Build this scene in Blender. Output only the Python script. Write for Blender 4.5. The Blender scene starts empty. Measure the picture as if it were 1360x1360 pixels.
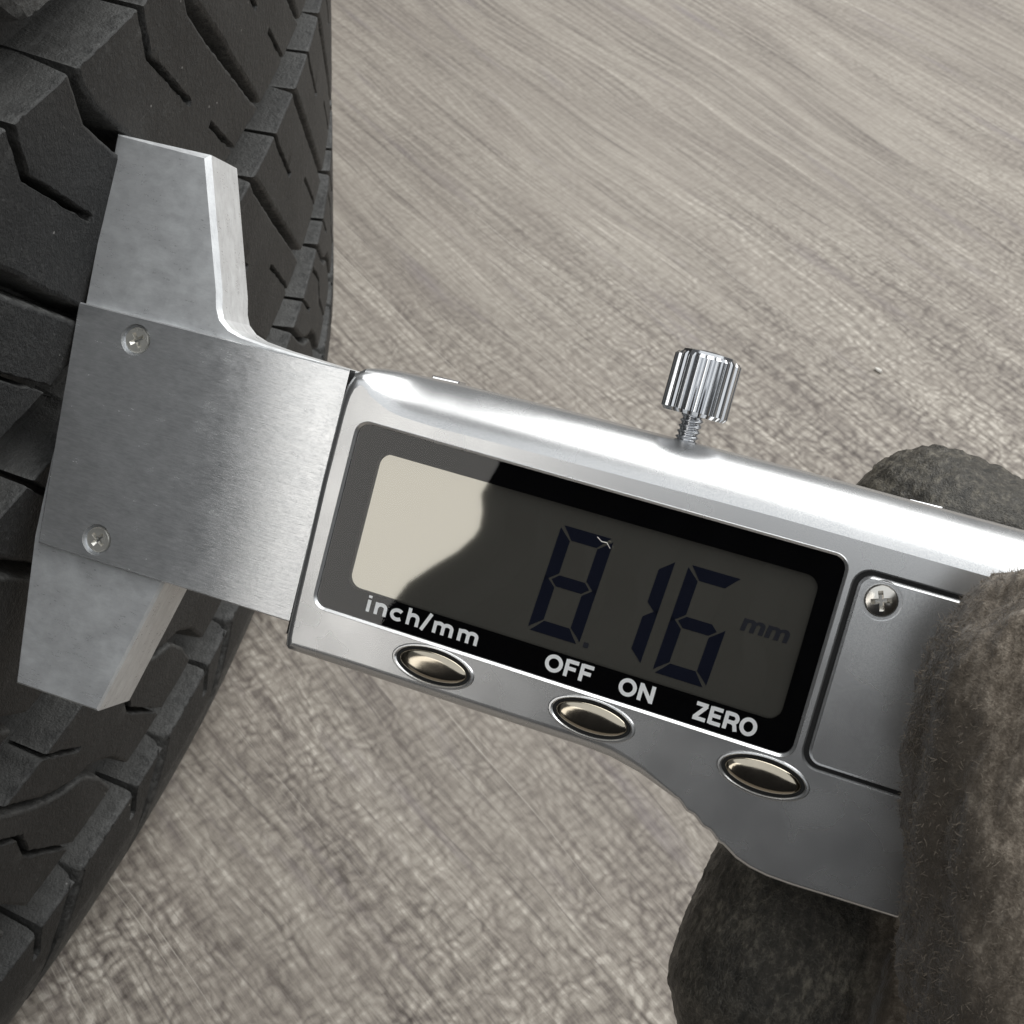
import bpy, bmesh, math, random
import numpy as np
from mathutils import Matrix, Vector, noise
from mathutils.geometry import delaunay_2d_cdt

random.seed(7)
S = bpy.context.scene
COL = S.collection
MM = 0.001
rad = math.radians

# ------------------------------------------------------------------ camera
E1 = Vector((0.99460492, -0.0677202, -0.07858137))
UP = Vector((0.10373551, 0.64929399, 0.75342967))
E2 = UP.cross(E1)
CAM = Matrix((E1, E2, UP)).to_4x4()
CAM.translation = (0, 0, 0.2325)
cam = bpy.data.objects.new("camera", bpy.data.cameras.new("camera"))
COL.objects.link(cam)
cam.matrix_world = CAM
cam.data.sensor_width = 36
cam.data.sensor_fit = 'HORIZONTAL'
cam.data.angle = rad(46)
cam.data.clip_start = 0.005
cam.data.clip_end = 60
cam.data.dof.use_dof = True
cam.data.dof.focus_distance = 0.140
cam.data.dof.aperture_fstop = 110
S.camera = cam

# ------------------------------------------------------------------ light
S.view_settings.view_transform = 'Standard'
S.view_settings.look = 'None'
S.view_settings.exposure = 0
S.view_settings.gamma = 1
W = bpy.data.worlds.new("World")
S.world = W
W.use_nodes = True
bg = W.node_tree.nodes["Background"]
bg.inputs[0].default_value = (0.95, 0.98, 1.0, 1)
bg.inputs[1].default_value = 0.12
S.cycles.max_bounces = 8
S.cycles.use_denoising = True


def lamp(name, loc, target, sx, sy, radiance, color):
    d = bpy.data.lights.new(name, 'AREA')
    d.shape = 'RECTANGLE'
    d.size, d.size_y = sx, sy
    d.energy = radiance * math.pi * sx * sy
    d.color = color
    o = bpy.data.objects.new(name, d)
    COL.objects.link(o)
    o.location = loc
    o.rotation_euler = (Vector(target) - Vector(loc)).to_track_quat('-Z', 'Y').to_euler()
    return o


def polar(az, el, r):
    return Vector((math.cos(rad(az)) * math.cos(rad(el)), math.sin(rad(az)) * math.cos(rad(el)), math.sin(rad(el)))) * r

# big window in front of the camera, high up
lamp("front_window_light", polar(50, 48, 2.6), (0, 0.1, 0.1), 3.3, 2.0, 3.9, (0.98, 0.985, 0.975))
# broad ceiling panel above and behind the photographer
lamp("ceiling_light", (0.4, -1.0, 2.3), (0.4, -1.0, 0), 4.4, 3.8, 0.95, (0.95, 0.98, 1.0))
# narrow tall door opening behind the photographer, left: seen in the display glass
p = polar(-138.2, 0, 3.0)
lamp("door_opening_light", (p.x, p.y, 1.9), (0, 0.1, 1.9), 0.66, 2.4, 2.3, (1.0, 0.97, 0.92))

# ------------------------------------------------------------------ helpers


def link(name, me, mat=None, parent=None, smooth=False, M=None):
    o = bpy.data.objects.new(name, me)
    COL.objects.link(o)
    if mat is not None and len(me.materials) == 0:
        me.materials.append(mat)
    if parent is not None:
        o.parent = parent
    if M is not None:
        o.matrix_local = M
    if smooth:
        me.polygons.foreach_set("use_smooth", [True] * len(me.polygons))
    return o


def build(name, verts, faces, mat, parent=None, smooth=False, merge=True, sharp=None, M=None):
    """verts in mm"""
    me = bpy.data.meshes.new(name)
    bm = bmesh.new()
    vs = [bm.verts.new((v[0] * MM, v[1] * MM, v[2] * MM)) for v in verts]
    for f in faces:
        try:
            bm.faces.new([vs[i] for i in f])
        except ValueError:
            pass
    if merge:
        bmesh.ops.remove_doubles(bm, verts=bm.verts, dist=2e-6)
    bmesh.ops.recalc_face_normals(bm, faces=bm.faces)
    if sharp is not None:
        for e in bm.edges:
            if len(e.link_faces) == 2 and e.calc_face_angle(0) > rad(sharp):
                e.smooth = False
    bm.to_mesh(me)
    bm.free()
    return link(name, me, mat, parent, smooth or sharp is not None, M)


def empty(name, label, cat, M=None, group=None):
    o = bpy.data.objects.new(name, None)
    COL.objects.link(o)
    o.empty_display_size = 0.01
    if M is not None:
        o.matrix_world = M
    o["label"] = label
    o["category"] = cat
    if group:
        o["group"] = group
    return o


class Mesh:
    def __init__(s):
        s.v, s.f = [], []

    def ring(s, pts):
        i = len(s.v)
        s.v += [tuple(p) for p in pts]
        return list(range(i, i + len(pts)))

    def bridge(s, a, b, closed=True):
        n = len(a)
        for i in range(n if closed else n - 1):
            j = (i + 1) % n
            s.f.append((a[i], a[j], b[j], b[i]))

    def fill(s, r):
        s.f.append(tuple(r))

    def cap(s, loops, zf, grid=None):
        """triangulate outer loop minus holes; zf(x,y)->(x,y,z)"""
        vs, es = [], []
        for L in loops:
            b = len(vs)
            n = len(L)
            vs += [Vector((p[0], p[1])) for p in L]
            es += [(b + i, b + (i + 1) % n) for i in range(n)]
        arr = [np.array(L, float) for L in loops]

        def inside(x, y, P):
            xs, ys = P[:, 0], P[:, 1]
            x2, y2 = np.roll(xs, -1), np.roll(ys, -1)
            c = ((ys > y) != (y2 > y))
            with np.errstate(divide='ignore', invalid='ignore'):
                xi = xs + (y - ys) / (y2 - ys) * (x2 - xs)
            return (np.count_nonzero(c & (x < xi)) % 2) == 1
        if grid:
            lo, hi = arr[0].min(0), arr[0].max(0)
            for gx in np.arange(lo[0] + grid / 2, hi[0], grid):
                for gy in np.arange(lo[1] + grid / 2, hi[1], grid):
                    if inside(gx, gy, arr[0]) and not any(inside(gx, gy, h) for h in arr[1:]):
                        if min(np.min(np.hypot(P[:, 0] - gx, P[:, 1] - gy)) for P in arr) > grid * .3:
                            vs.append(Vector((gx, gy)))
        r = delaunay_2d_cdt(vs, es, [], 0, 1e-7)
        base = len(s.v)
        s.v += [tuple(zf(p.x, p.y)) for p in r[0]]
        for t in r[2]:
            q0, q1, q2 = (r[0][i] for i in t)
            if abs((q1.x - q0.x) * (q2.y - q0.y) - (q2.x - q0.x) * (q1.y - q0.y)) < 2e-4:
                continue
            cx = sum(r[0][i].x for i in t) / 3
            cy = sum(r[0][i].y for i in t) / 3
            if inside(cx, cy, arr[0]) and not any(inside(cx, cy, h) for h in arr[1:]):
                s.f.append(tuple(base + i for i in t))

    def build(s, name, mat, parent=None, **k):
        return build(name, s.v, s.f, mat, parent, **k)


def rrect(x0, y0, x1, y1, r, n=8):
    """rounded rectangle CCW"""
    out = []
    for cx, cy, a0 in ((x1 - r, y1 - r, 0), (x0 + r, y1 - r, 90), (x0 + r, y0 + r, 180), (x1 - r, y0 + r, 270)):
        for k in range(n + 1):
            a = rad(a0 + 90 * k / n)
            out.append((cx + r * math.cos(a), cy + r * math.sin(a)))
    return out


def ell(cx, cy, rx, ry, n=48, rot=0):
    return [(cx + rx * math.cos(2 * math.pi * k / n + rot), cy + ry * math.sin(2 * math.pi * k / n + rot)) for k in range(n)]


def resample(P, step, closed=True):
    out = []
    n = len(P)
    for i in range(n if closed else n - 1):
        a, b = P[i], P[(i + 1) % n]
        L = math.hypot(b[0] - a[0], b[1] - a[1])
        k = max(1, int(math.ceil(L / step)))
        for j in range(k):
            t = j / k
            out.append((a[0] + (b[0] - a[0]) * t, a[1] + (b[1] - a[1]) * t))
    if not closed:
        out.append(P[-1])
    return out


def normals2d(P):
    """inward normals of a CCW loop"""
    P = np.array(P)
    d1 = P - np.roll(P, 1, 0)
    d2 = np.roll(P, -1, 0) - P
    d1 /= np.maximum(np.linalg.norm(d1, axis=1, keepdims=True), 1e-9)
    d2 /= np.maximum(np.linalg.norm(d2, axis=1, keepdims=True), 1e-9)
    t = d1 + d2
    t /= np.maximum(np.linalg.norm(t, axis=1, keepdims=True), 1e-9)
    n = np.stack([-t[:, 1], t[:, 0]], 1)
    c = np.clip((n * np.stack([-d1[:, 1], d1[:, 0]], 1)).sum(1), .5, 1)
    return n / c[:, None]

# ------------------------------------------------------------------ materials


class NT:
    def __init__(s, name):
        s.m = bpy.data.materials.new(name)
        s.m.use_nodes = True
        s.t = s.m.node_tree
        s.p = s.t.nodes["Principled BSDF"]
        s.out = s.t.nodes["Material Output"]

    def n(s, typ, **k):
        o = s.t.nodes.new(typ)
        for a, b in k.items():
            setattr(o, a, b)
        return o

    def l(s, a, b):
        s.t.links.new(a, b)

    def val(s, sock, v):
        if hasattr(v, "is_linked") or isinstance(v, bpy.types.NodeSocket):
            s.l(v, sock)
        else:
            sock.default_value = v

    def math(s, op, a, b=None, c=None, clamp=False):
        o = s.n("ShaderNodeMath", operation=op, use_clamp=clamp)
        s.val(o.inputs[0], a)
        if b is not None:
            s.val(o.inputs[1], b)
        if c is not None:
            s.val(o.inputs[2], c)
        return o.outputs[0]

    def pos(s, loc=(0, 0, 0), rot=(0, 0, 0), scale=(1, 1, 1), src='OBJ'):
        if src == 'OBJ':
            c = s.n("ShaderNodeTexCoord").outputs["Object"]
        else:
            c = s.n("ShaderNodeNewGeometry").outputs["Position"]
        m = s.n("ShaderNodeMapping")
        m.inputs[1].default_value = loc
        m.inputs[2].default_value = rot
        m.inputs[3].default_value = scale
        s.l(c, m.inputs[0])
        return m.outputs[0]

    def scaled(s, v, scale, loc=(0, 0, 0)):
        m = s.n("ShaderNodeMapping")
        m.inputs[1].default_value = loc
        m.inputs[3].default_value = scale
        s.l(v, m.inputs[0])
        return m.outputs[0]

    def noise(s, v, scale=1, detail=4, rough=.5, dist=0):
        o = s.n("ShaderNodeTexNoise")
        o.inputs["Scale"].default_value = scale
        o.inputs["Detail"].default_value = detail
        o.inputs["Roughness"].default_value = rough
        o.inputs["Distortion"].default_value = dist
        s.l(v, o.inputs["Vector"])
        return o.outputs[0]

    def voro(s, v, scale=1, feature='F1', out=0):
        o = s.n("ShaderNodeTexVoronoi", feature=feature)
        o.inputs["Scale"].default_value = scale
        s.l(v, o.inputs["Vector"])
        return o.outputs[out]

    def ramp(s, fac, stops, interp='LINEAR'):
        o = s.n("ShaderNodeValToRGB")
        o.color_ramp.interpolation = interp
        cr = o.color_ramp.elements
        while len(cr) < len(stops):
            cr.new(0.5)
        for e, (p_, c) in zip(cr, stops):
            e.position = p_
            e.color = (c, c, c, 1) if isinstance(c, (int, float)) else (*c, 1)
        s.l(fac, o.inputs[0])
        return o.outputs[0]

    def maprange(s, v, a, b, c=0., d=1.):
        o = s.n("ShaderNodeMapRange")
        s.l(v, o.inputs[0])
        for i, x in enumerate((a, b, c, d)):
            o.inputs[i + 1].default_value = x
        return o.outputs[0]

    def mix(s, fac, a, b, blend='MIX'):
        o = s.n("ShaderNodeMix", data_type='RGBA', blend_type=blend)
        s.val(o.inputs[0], fac)
        for sock, v in ((o.inputs[6], a), (o.inputs[7], b)):
            if isinstance(v, tuple):
                sock.default_value = (*v, 1)
            else:
                s.l(v, sock)
        return o.outputs[2]

    def bump(s, h, strength=.5, dist=.0001, prev=None):
        o = s.n("ShaderNodeBump")
        o.inputs["Strength"].default_value = strength
        o.inputs["Distance"].default_value = dist
        s.l(h, o.inputs["Height"])
        if prev is not None:
            s.l(prev, o.inputs["Normal"])
        return o.outputs[0]

    def set(s, **k):
        for a, b in k.items():
            sock = s.p.inputs[a.replace("_", " ")]
            if isinstance(b, tuple) and len(b) == 3:
                b = (*b, 1)
            s.val(sock, b)
        return s.m


def mat_floor():
    m = NT("vinyl_floor")
    v = m.pos(rot=(0, 0, rad(50)), scale=(1000, 1000, 1000), src='W')   # x runs along the grain, in mm
    # slow wander of the grain
    wob = m.noise(m.scaled(v, (1 / 160, 1 / 70, 1)), 1, 2)
    sep = m.n("ShaderNodeSeparateXYZ")
    m.l(v, sep.inputs[0])
    y2 = m.math('MULTIPLY_ADD', wob, 26, sep.outputs[1])
    comb = m.n("ShaderNodeCombineXYZ")
    m.l(sep.outputs[0], comb.inputs[0])
    m.l(y2, comb.inputs[1])
    g = comb.outputs[0]
    broad = m.noise(m.scaled(g, (1 / 150, 1 / 22, 1)), 1, 3, .55)
    streak = m.noise(m.scaled(g, (1 / 60, 1 / 3.2, 1)), 1, 5, .62)
    fine = m.noise(m.scaled(g, (1 / 22, 1 / .9, 1)), 1, 3, .6)
    # linen emboss
    wn = m.n("ShaderNodeTexNoise")
    wn.inputs["Scale"].default_value = .11
    wn.inputs["Detail"].default_value = 2
    m.l(v, wn.inputs["Vector"])
    vm = m.n("ShaderNodeVectorMath", operation='MULTIPLY_ADD')
    m.l(wn.outputs[1], vm.inputs[0])
    vm.inputs[1].default_value = (3.2, 3.2, 0)
    m.l(m.scaled(v, (1 / 2.9, 1 / 2.3, 1)), vm.inputs[2])
    vo = m.n("ShaderNodeTexVoronoi", feature='SMOOTH_F1', voronoi_dimensions='2D')
    vo.inputs["Scale"].default_value = 1
    vo.inputs["Smoothness"].default_value = .25
    vo.inputs["Randomness"].default_value = .55
    m.l(vm.outputs[0], vo.inputs["Vector"])
    w1 = m.noise(m.scaled(v, (1 / 1.5, 1 / 9.0, 1)), 1, 3, .6)
    w2 = m.noise(m.scaled(v, (1 / 16, 1 / 1.2, 1), (40, 9, 0)), 1, 3, .6)
    mot = m.noise(m.scaled(v, (1 / 1.5, 1 / 1.5, 1)), 1, 4, .62)
    lit_ = m.noise(m.scaled(v, (1 / 6, 1 / 5, 1), (4, 14, 0)), 1, 2, .5)
    wsum = m.math('MULTIPLY', m.maprange(vo.outputs[0], .12, .62, .85, -.45), m.maprange(lit_, .3, .7, .35, 1.2))
    wsum = m.math('ADD', wsum, m.math('MULTIPLY', m.math('SUBTRACT', m.math('ADD', w1, m.math('MULTIPLY', w2, 1.1)), 1.05), 1.6))
    wsum = m.math('ADD', wsum, m.math('MULTIPLY', m.math('SUBTRACT', mot, .5), 1.3))
    weave = m.maprange(wsum, -.8, 1.1)
    mask = m.ramp(m.noise(m.scaled(v, (1 / 140, 1 / 60, 1), (3.1, 1.7, 0)), 1, 2, .5), [(.36, .45), (.60, 1.)])
    # farther part of the plank is smoother
    geo = m.n("ShaderNodeNewGeometry")
    sp2 = m.n("ShaderNodeSeparateXYZ")
    m.l(geo.outputs["Position"], sp2.inputs[0])
    # the emboss wears thinner along the plank away from the tyre's foot
    far = m.maprange(m.math('MULTIPLY_ADD', sp2.outputs[0], -.45, sp2.outputs[1]), .13, .34, 1., .26)
    wm = m.math('MULTIPLY', mask, far)
    tone = m.math('ADD', m.math('MULTIPLY', broad, .55), m.math('MULTIPLY', streak, .58))
    tone = m.math('ADD', tone, .0)
    tone = m.math('ADD', tone, m.math('MULTIPLY', fine, .32))
    long_ = m.noise(m.scaled(g, (1 / 170, 1 / 1.7, 1), (21, 7, 0)), 1, 4, .65)
    tone = m.math('ADD', tone, m.math('MULTIPLY', m.math('SUBTRACT', long_, .5), m.maprange(far, .12, 1., .80, .30)))
    wv = m.math('MULTIPLY', m.math('SUBTRACT', weave, .5), m.math('MULTIPLY', wm, .80))
    tone = m.math('ADD', tone, wv)
    colr = m.ramp(tone, [(.24, (.062, .050, .043)), (.47, (.157, .134, .116)), (.68, (.270, .238, .203)), (.92, (.40, .36, .31)), (1, (.52, .475, .415))])
    # purplish pigment streaks
    pur = m.ramp(m.noise(m.scaled(g, (1 / 70, 1 / 9, 1), (11, 5, 0)), 1, 3, .5), [(.60, 0.), (.74, .55)])
    colr = m.mix(pur, colr, (.215, .185, .19))
    # fine dark pores along the grain
    pore = m.ramp(m.noise(m.scaled(g, (1 / 34, 1 / 1.1, 1), (5, 2, 0)), 1, 2, .5), [(.61, 0.), (.72, .62)])
    colr = m.mix(pore, colr, (.13, .11, .10))
    # long pale scratch-like lines along the grain
    ln = m.ramp(m.noise(m.scaled(g, (1 / 300, 1 / .62, 1), (2, 31, 0)), 1, 2, .5), [(.665, 0.), (.74, .6)])
    colr = m.mix(ln, colr, (.55, .51, .45))
    tint = m.noise(m.scaled(v, (1 / 30, 1 / 18, 1), (8, 4, 0)), 1, 2, .5)
    colr = m.mix(m.maprange(tint, .42, .70, 0., .5), colr, m.mix(.5, colr, (.27, .232, .20)))
    h = m.math('ADD', m.math('MULTIPLY', weave, wm), m.math('MULTIPLY', streak, .8))
    b = m.bump(h, .55, .00045)
    return m.set(Base_Color=colr, Roughness=m.maprange(weave, 0, 1, .62, .48), Normal=b, Specular_IOR_Level=.35)


def mat_rubber():
    m = NT("tyre_rubber")
    v = m.pos(src='W', scale=(1000, 1000, 1000))
    n1 = m.noise(m.scaled(v, (1 / 14, 1 / 14, 1 / 14)), 1, 5, .6)
    n2 = m.noise(m.scaled(v, (1 / 1.1,) * 3), 1, 4, .65)
    n3 = m.noise(m.scaled(v, (1 / .35,) * 3), 1, 2, .6)
    # scuffs along the rolling direction
    sc = m.noise(m.scaled(v, (1 / 6, 1 / 6, 1 / .5)), 1, 3, .6)
    base = m.ramp(n1, [(.3, (.014, .0141, .014)), (.7, (.033, .0331, .0326))])
    dust = m.ramp(n2, [(.52, 0.), (.80, .55)])
    c = m.mix(dust, base, (.10, .10, .096))
    scm = m.ramp(sc, [(.66, 0.), (.80, .5)])
    c = m.mix(scm, c, (.13, .13, .127))
    # grooves and shoulders painted paler with depth, for light caught on upward walls
    tc = m.n("ShaderNodeTexCoord")
    sx_ = m.n("ShaderNodeSeparateXYZ")
    m.l(tc.outputs["Object"], sx_.inputs[0])
    r2 = m.math('SQRT', m.math('ADD', m.math('MULTIPLY', sx_.outputs[0], sx_.outputs[0]), m.math('MULTIPLY', sx_.outputs[1], sx_.outputs[1])))
    dep = m.maprange(r2, .3755, .3725, 0., .8)
    c = m.mix(m.math('MULTIPLY', dep, m.maprange(n1, .2, .7, .4, 1.)), c, (.165, .163, .156))
    # worn, greyed block edges and scuffs
    edg = m.maprange(r2, .37591, .37568, 0., 1.)
    en = m.ramp(m.noise(m.scaled(v, (1 / 1.6, 1 / 1.6, 1 / 1.6)), 1, 4, .7), [(.40, .1), (.62, .75)])
    c = m.mix(m.math('MULTIPLY', edg, en), c, (.12, .12, .116))
    sc2 = m.noise(m.scaled(m.pos(src='W', rot=(rad(35), rad(20), rad(40))), (1000 / 11, 1000 / .45, 1000 / .6)), 1, 2, .5)
    c = m.mix(m.ramp(sc2, [(.66, 0.), (.76, .5)]), c, (.13, .13, .127))
    big = m.noise(m.scaled(v, (1 / 30, 1 / 30, 1 / 22)), 1, 3, .6)
    c = m.mix(m.maprange(big, .35, .7, 0., .45), c, (.014, .014, .014))
    wsp = m.ramp(m.voro(m.scaled(v, (1 / 5.,) * 3), 1), [(.0, .9), (.045, 0.)])
    c = m.mix(wsp, c, (.42, .41, .39))
    geo = m.n("ShaderNodeNewGeometry")
    edge = m.ramp(geo.outputs["Pointiness"], [(.52, 0.), (.60, .55)])
    c = m.mix(m.math('MULTIPLY', edge, n2), c, (.15, .15, .145))
    h = m.math('ADD', m.math('MULTIPLY', n2, 1.), m.math('MULTIPLY', n3, .5))
    return m.set(Base_Color=c, Roughness=m.maprange(n2, .3, .7, .47, .66), Specular_IOR_Level=.36, Normal=m.bump(h, .8, .00035))


def mat_steel(name, base=.60, rough=.26, blotch=.5, brushed=True, con=1., metal=.8):
    m = NT(name)
    v = m.pos(scale=(1000, 1000, 1000))
    br = m.noise(m.scaled(v, (1 / 3.5, 1 / .085, 1)), 1, 3, .6)
    br2 = m.noise(m.scaled(v, (1 / 1.2, 1 / .3, 1), (7, 3, 0)), 1, 4, .65)
    bl = m.noise(m.scaled(v, (1 / 2.6, 1 / 1.9, 1)), 1, 5, .62)
    spk = m.ramp(m.voro(m.scaled(v, (1 / 1.7, 1 / 1.2, 1)), 1), [(.0, 1.), (.055, 0.)])
    t = m.math('ADD', m.math('MULTIPLY', bl, blotch), m.math('MULTIPLY', br2, .55 if brushed else .2))
    colr = m.ramp(t, [(.30, (base * (1 - .38 * con), base * (1 - .36 * con), base * (1 - .34 * con))), (.62, (base, base * 1.01, base * 1.02)), (.85, (base * (1 + .25 * con), base * (1 + .25 * con), base * (1 + .23 * con)))])
    sm = m.noise(m.scaled(v, (1 / 4.5, 1 / 3.2, 1), (5, 1, 0)), 1, 6, .72, .15)
    if not brushed:
        colr = m.mix(m.ramp(sm, [(.44, 0.), (.66, .5)]), colr, (base * 1.2, base * 1.23, base * 1.23))
        dg = m.noise(m.pos(scale=(1000 / 2.6, 1000 / .16, 1000), rot=(0, 0, rad(28))), 1, 3, .65)
        colr = m.mix(m.ramp(dg, [(.5, 0.), (.8, .18)]), colr, (base * .68, base * .7, base * .71))
    pit = m.ramp(m.noise(m.scaled(v, (1 / .5, 1 / .5, 1), (1, 8, 0)), 1, 2, .5), [(.72, 0.), (.82, .5)])
    colr = m.mix(m.math('MULTIPLY', pit, con * .8 if brushed else .12), colr, (.2, .2, .195))
    colr = m.mix(m.math('MULTIPLY', spk, .5), colr, (.9, .9, .88))
    rg = m.maprange(m.math('ADD', bl if brushed else sm, m.math('MULTIPLY', br2, .6)), .5, 1.1, rough * .7, rough * 1.6)
    sc1 = m.noise(m.scaled(v, (1 / 1.6, 1 / .12, 1), (3, 3, 0)), 1, 3, .7)
    scm = m.ramp(sc1, [(.60, 0.), (.80, .35 if brushed else .0)])
    colr = m.mix(scm, colr, (base * .6, base * .61, base * .62))
    h = m.math('ADD', br, m.math('MULTIPLY', br2, .8)) if brushed else m.math('ADD', bl, m.math('MULTIPLY', br2, .3))
    m.set(Base_Color=colr, Metallic=metal, Roughness=rg, Normal=m.bump(h, .22 if brushed else .16, .00006))
    if brushed:
        tg = m.n("ShaderNodeTangent", direction_type='UV_MAP')
        m.l(tg.outputs[0], m.p.inputs["Tangent"])
        m.p.inputs["Anisotropic"].default_value = .75
        m.p.inputs["Anisotropic Rotation"].default_value = .25
    return m.m


def mat_silver():
    m = NT("silver_painted_plastic")
    v = m.pos(scale=(1000, 1000, 1000))
    fl = m.noise(m.scaled(v, (9, 9, 9)), 1, 1, .5)
    mo = m.noise(m.scaled(v, (1 / 7,) * 3), 1, 3, .5)
    c = m.mix(m.maprange(fl, .35, .65, 0., 1.), (.58, .585, .59), (.70, .70, .70))
    return m.set(Base_Color=c, Metallic=.88, Roughness=m.maprange(mo, .3, .7, .24, .29), Normal=m.bump(fl, .03, .00003))


def mat_simple(name, c, rough=.4, metal=0., spec=.5, **k):
    m = NT(name)
    v = m.pos(scale=(1000, 1000, 1000))
    n = m.noise(m.scaled(v, (1 / 2.,) * 3), 1, 4, .6)
    cc = m.mix(n, tuple(x * .86 for x in c), tuple(min(1, x * 1.12) for x in c))
    return m.set(Base_Color=cc, Roughness=m.maprange(n, .2, .8, rough * .8, rough * 1.2), Metallic=metal, Specular_IOR_Level=spec, **k)


def mat_lens():
    m = NT("display_window_plastic")
    g = m.n("ShaderNodeBsdfGlossy")
    g.inputs["Roughness"].default_value = .015
    t = m.n("ShaderNodeBsdfTransparent")
    fr = m.n("ShaderNodeFresnel")
    fr.inputs[0].default_value = 1.5
    mx = m.n("ShaderNodeMixShader")
    m.l(fr.outputs[0], mx.inputs[0])
    m.l(t.outputs[0], mx.inputs[1])
    m.l(g.outputs[0], mx.inputs[2])
    m.l(mx.outputs[0], m.out.inputs[0])
    return m.m


def mat_lcd():
    m = NT("lcd_reflector")
    v = m.pos(scale=(1000, 1000, 1000))
    n = m.noise(m.scaled(v, (8, 8, 8)), 1, 2)
    c = m.mix(n, (.245, .236, .205), (.27, .26, .226))
    return m.set(Base_Color=c, Metallic=.78, Roughness=.03)


def mat_glove():
    m = NT("coated_knit_glove")
    v = m.pos(scale=(1000, 1000, 1000))
    at = m.n("ShaderNodeAttribute", attribute_name="coat")
    k = at.outputs["Fac"]
    n1 = m.noise(m.scaled(v, (1 / .9, 1 / 1.6, 1 / .9)), 1, 5, .7)
    n2 = m.noise(m.scaled(v, (1 / .25,) * 3), 1, 3, .6)
    big = m.noise(m.scaled(v, (1 / 9,) * 3), 1, 3, .6)
    knit = m.ramp(m.math('ADD', m.math('MULTIPLY', n1, .7), m.math('MULTIPLY', n2, .3)),
                  [(.30, (.07, .055, .042)), (.50, (.21, .175, .138)), (.74, (.54, .47, .385))])
    nz = m.n("ShaderNodeTexNoise")
    nz.inputs["Scale"].default_value = .5
    m.l(v, nz.inputs["Vector"])
    va = m.n("ShaderNodeVectorMath", operation='MULTIPLY_ADD')
    m.l(nz.outputs[1], va.inputs[0])
    va.inputs[1].default_value = (2.6, 2.6, 2.6)
    m.l(m.scaled(v, (.42, .42, .42)), va.inputs[2])
    wv_ = va.outputs[0]
    crk = m.voro(m.scaled(wv_, (1, 1, 1)), 1, 'DISTANCE_TO_EDGE')
    crease = m.maprange(crk, 0., .10, 1., 0.)
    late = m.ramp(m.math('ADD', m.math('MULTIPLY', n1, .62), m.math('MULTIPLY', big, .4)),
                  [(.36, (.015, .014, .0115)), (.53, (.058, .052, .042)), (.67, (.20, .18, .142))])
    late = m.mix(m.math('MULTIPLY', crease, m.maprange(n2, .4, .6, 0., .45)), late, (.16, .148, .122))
    c = m.mix(k, m.mix(m.n("ShaderNodeAttribute", attribute_name="painted_shade").outputs["Fac"], knit, (.052, .043, .034)), late)  # knit darkened by the painted thumb shade
    r = m.maprange(k, 0, 1, .95, .45)
    h = m.math('ADD', n1, m.math('MULTIPLY', n2, .6))
    return m.set(Base_Color=c, Roughness=r, Specular_IOR_Level=m.maprange(k, 0, 1, .1, .45), Normal=m.bump(h, .7, .0005),
                 Sheen_Weight=m.maprange(k, 0, 1, .25, 0.))


M_FLOOR = mat_floor()
M_RUB = mat_rubber()
M_PLATE = mat_steel("brushed_steel", .86, .185, .45, True, .7, .69)
M_JAW = mat_steel("ground_steel", .82, .30, .6, False, .5, .40)
M_SIL = mat_silver()
M_BLACK = mat_simple("black_print", (.0015, .0015, .0018), .6, 0, 0.)
M_LCD = mat_lcd()
M_LENS = mat_lens()
M_DIG = mat_simple("lcd_segment", (.0085, .010, .0185), .6, 0, .0)
M_DIGF = mat_simple("lcd_segment_faint", (.026, .027, .033), .5, 0, .0)
M_WHITE = mat_simple("white_print", (.92, .93, .93), .5, 0, .2)
M_BTN = mat_simple("champagne_chrome", (.44, .395, .32), .12, 1)
M_CHR = mat_simple("chrome", (.66, .67, .69), .14, 1)
M_SCR = mat_simple("screw_steel", (.82, .80, .74), .25, .6)
M_NICK = mat_simple("nickel_screw", (.60, .58, .54), .2, 1)
M_DARK = mat_simple("dark_gap", (.012, .012, .012), .6, 0, .3)
M_GLOVE = mat_glove()
M_LINT = mat_simple("lint", (.75, .72, .66), .8)

# ------------------------------------------------------------------ setting
fl = build("floor", [(-3000, -3000, 0), (3000, -3000, 0), (3000, 3000, 0), (-3000, 3000, 0)], [(0, 1, 2, 3)], M_FLOOR)
fl["kind"] = "structure"
M_BLOCKER = mat_simple("blocker_dark", (.028, .028, .03), .9, 0, .1)
# added unseen blocker standing in for the photographer; wavy edge shapes the display reflection
wl = Mesh()
PZ = [(0, -135.2), (700, -135.0), (880, -135.3), (940, -135.7), (985, -135.6), (1035, -134.9), (1085, -134.1), (1130, -133.7), (1165, -133.7), (1195, -134.1), (1225, -134.8), (1470, -135.2)]
lay = []
for z_, az0 in PZ:
    front = []
    for k in range(46):
        az = az0 + (-50 - az0) * k / 45
        front.append(polar(az, 0, 1500 + (18 if k % 2 else -18)))
    lay.append(wl.ring([(q.x, q.y, z_) for q in front] + [(q.x * 1.02, q.y * 1.02, z_) for q in front[::-1]]))
for a, b in zip(lay, lay[1:]):
    wl.bridge(a, b)
top_ = lay[-1]
for k in range(45):
    wl.f.append((top_[k], top_[k + 1], top_[90 - k], top_[91 - k]))
o = wl.build("reflection_blocker", M_BLOCKER)
o["kind"] = "structure"

# ------------------------------------------------------------------ tyre
RT = 377.85
CX, CY = -401.3, 229.7
Z0 = 232.5
NP = 84
P = 2 * math.pi * RT / NP
tyre = empty("tyre", "big black tyre with blocky siped tread lying on its side on the floor", "tyre",
             Matrix.Translation((CX * MM, CY * MM, 0)))


def prof(v):
    r = RT - 1.9
    e = max(0., -(v + 135) - 77, (v + 135) - 67)
    return r - .012 * e * e - .08 * e


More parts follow.
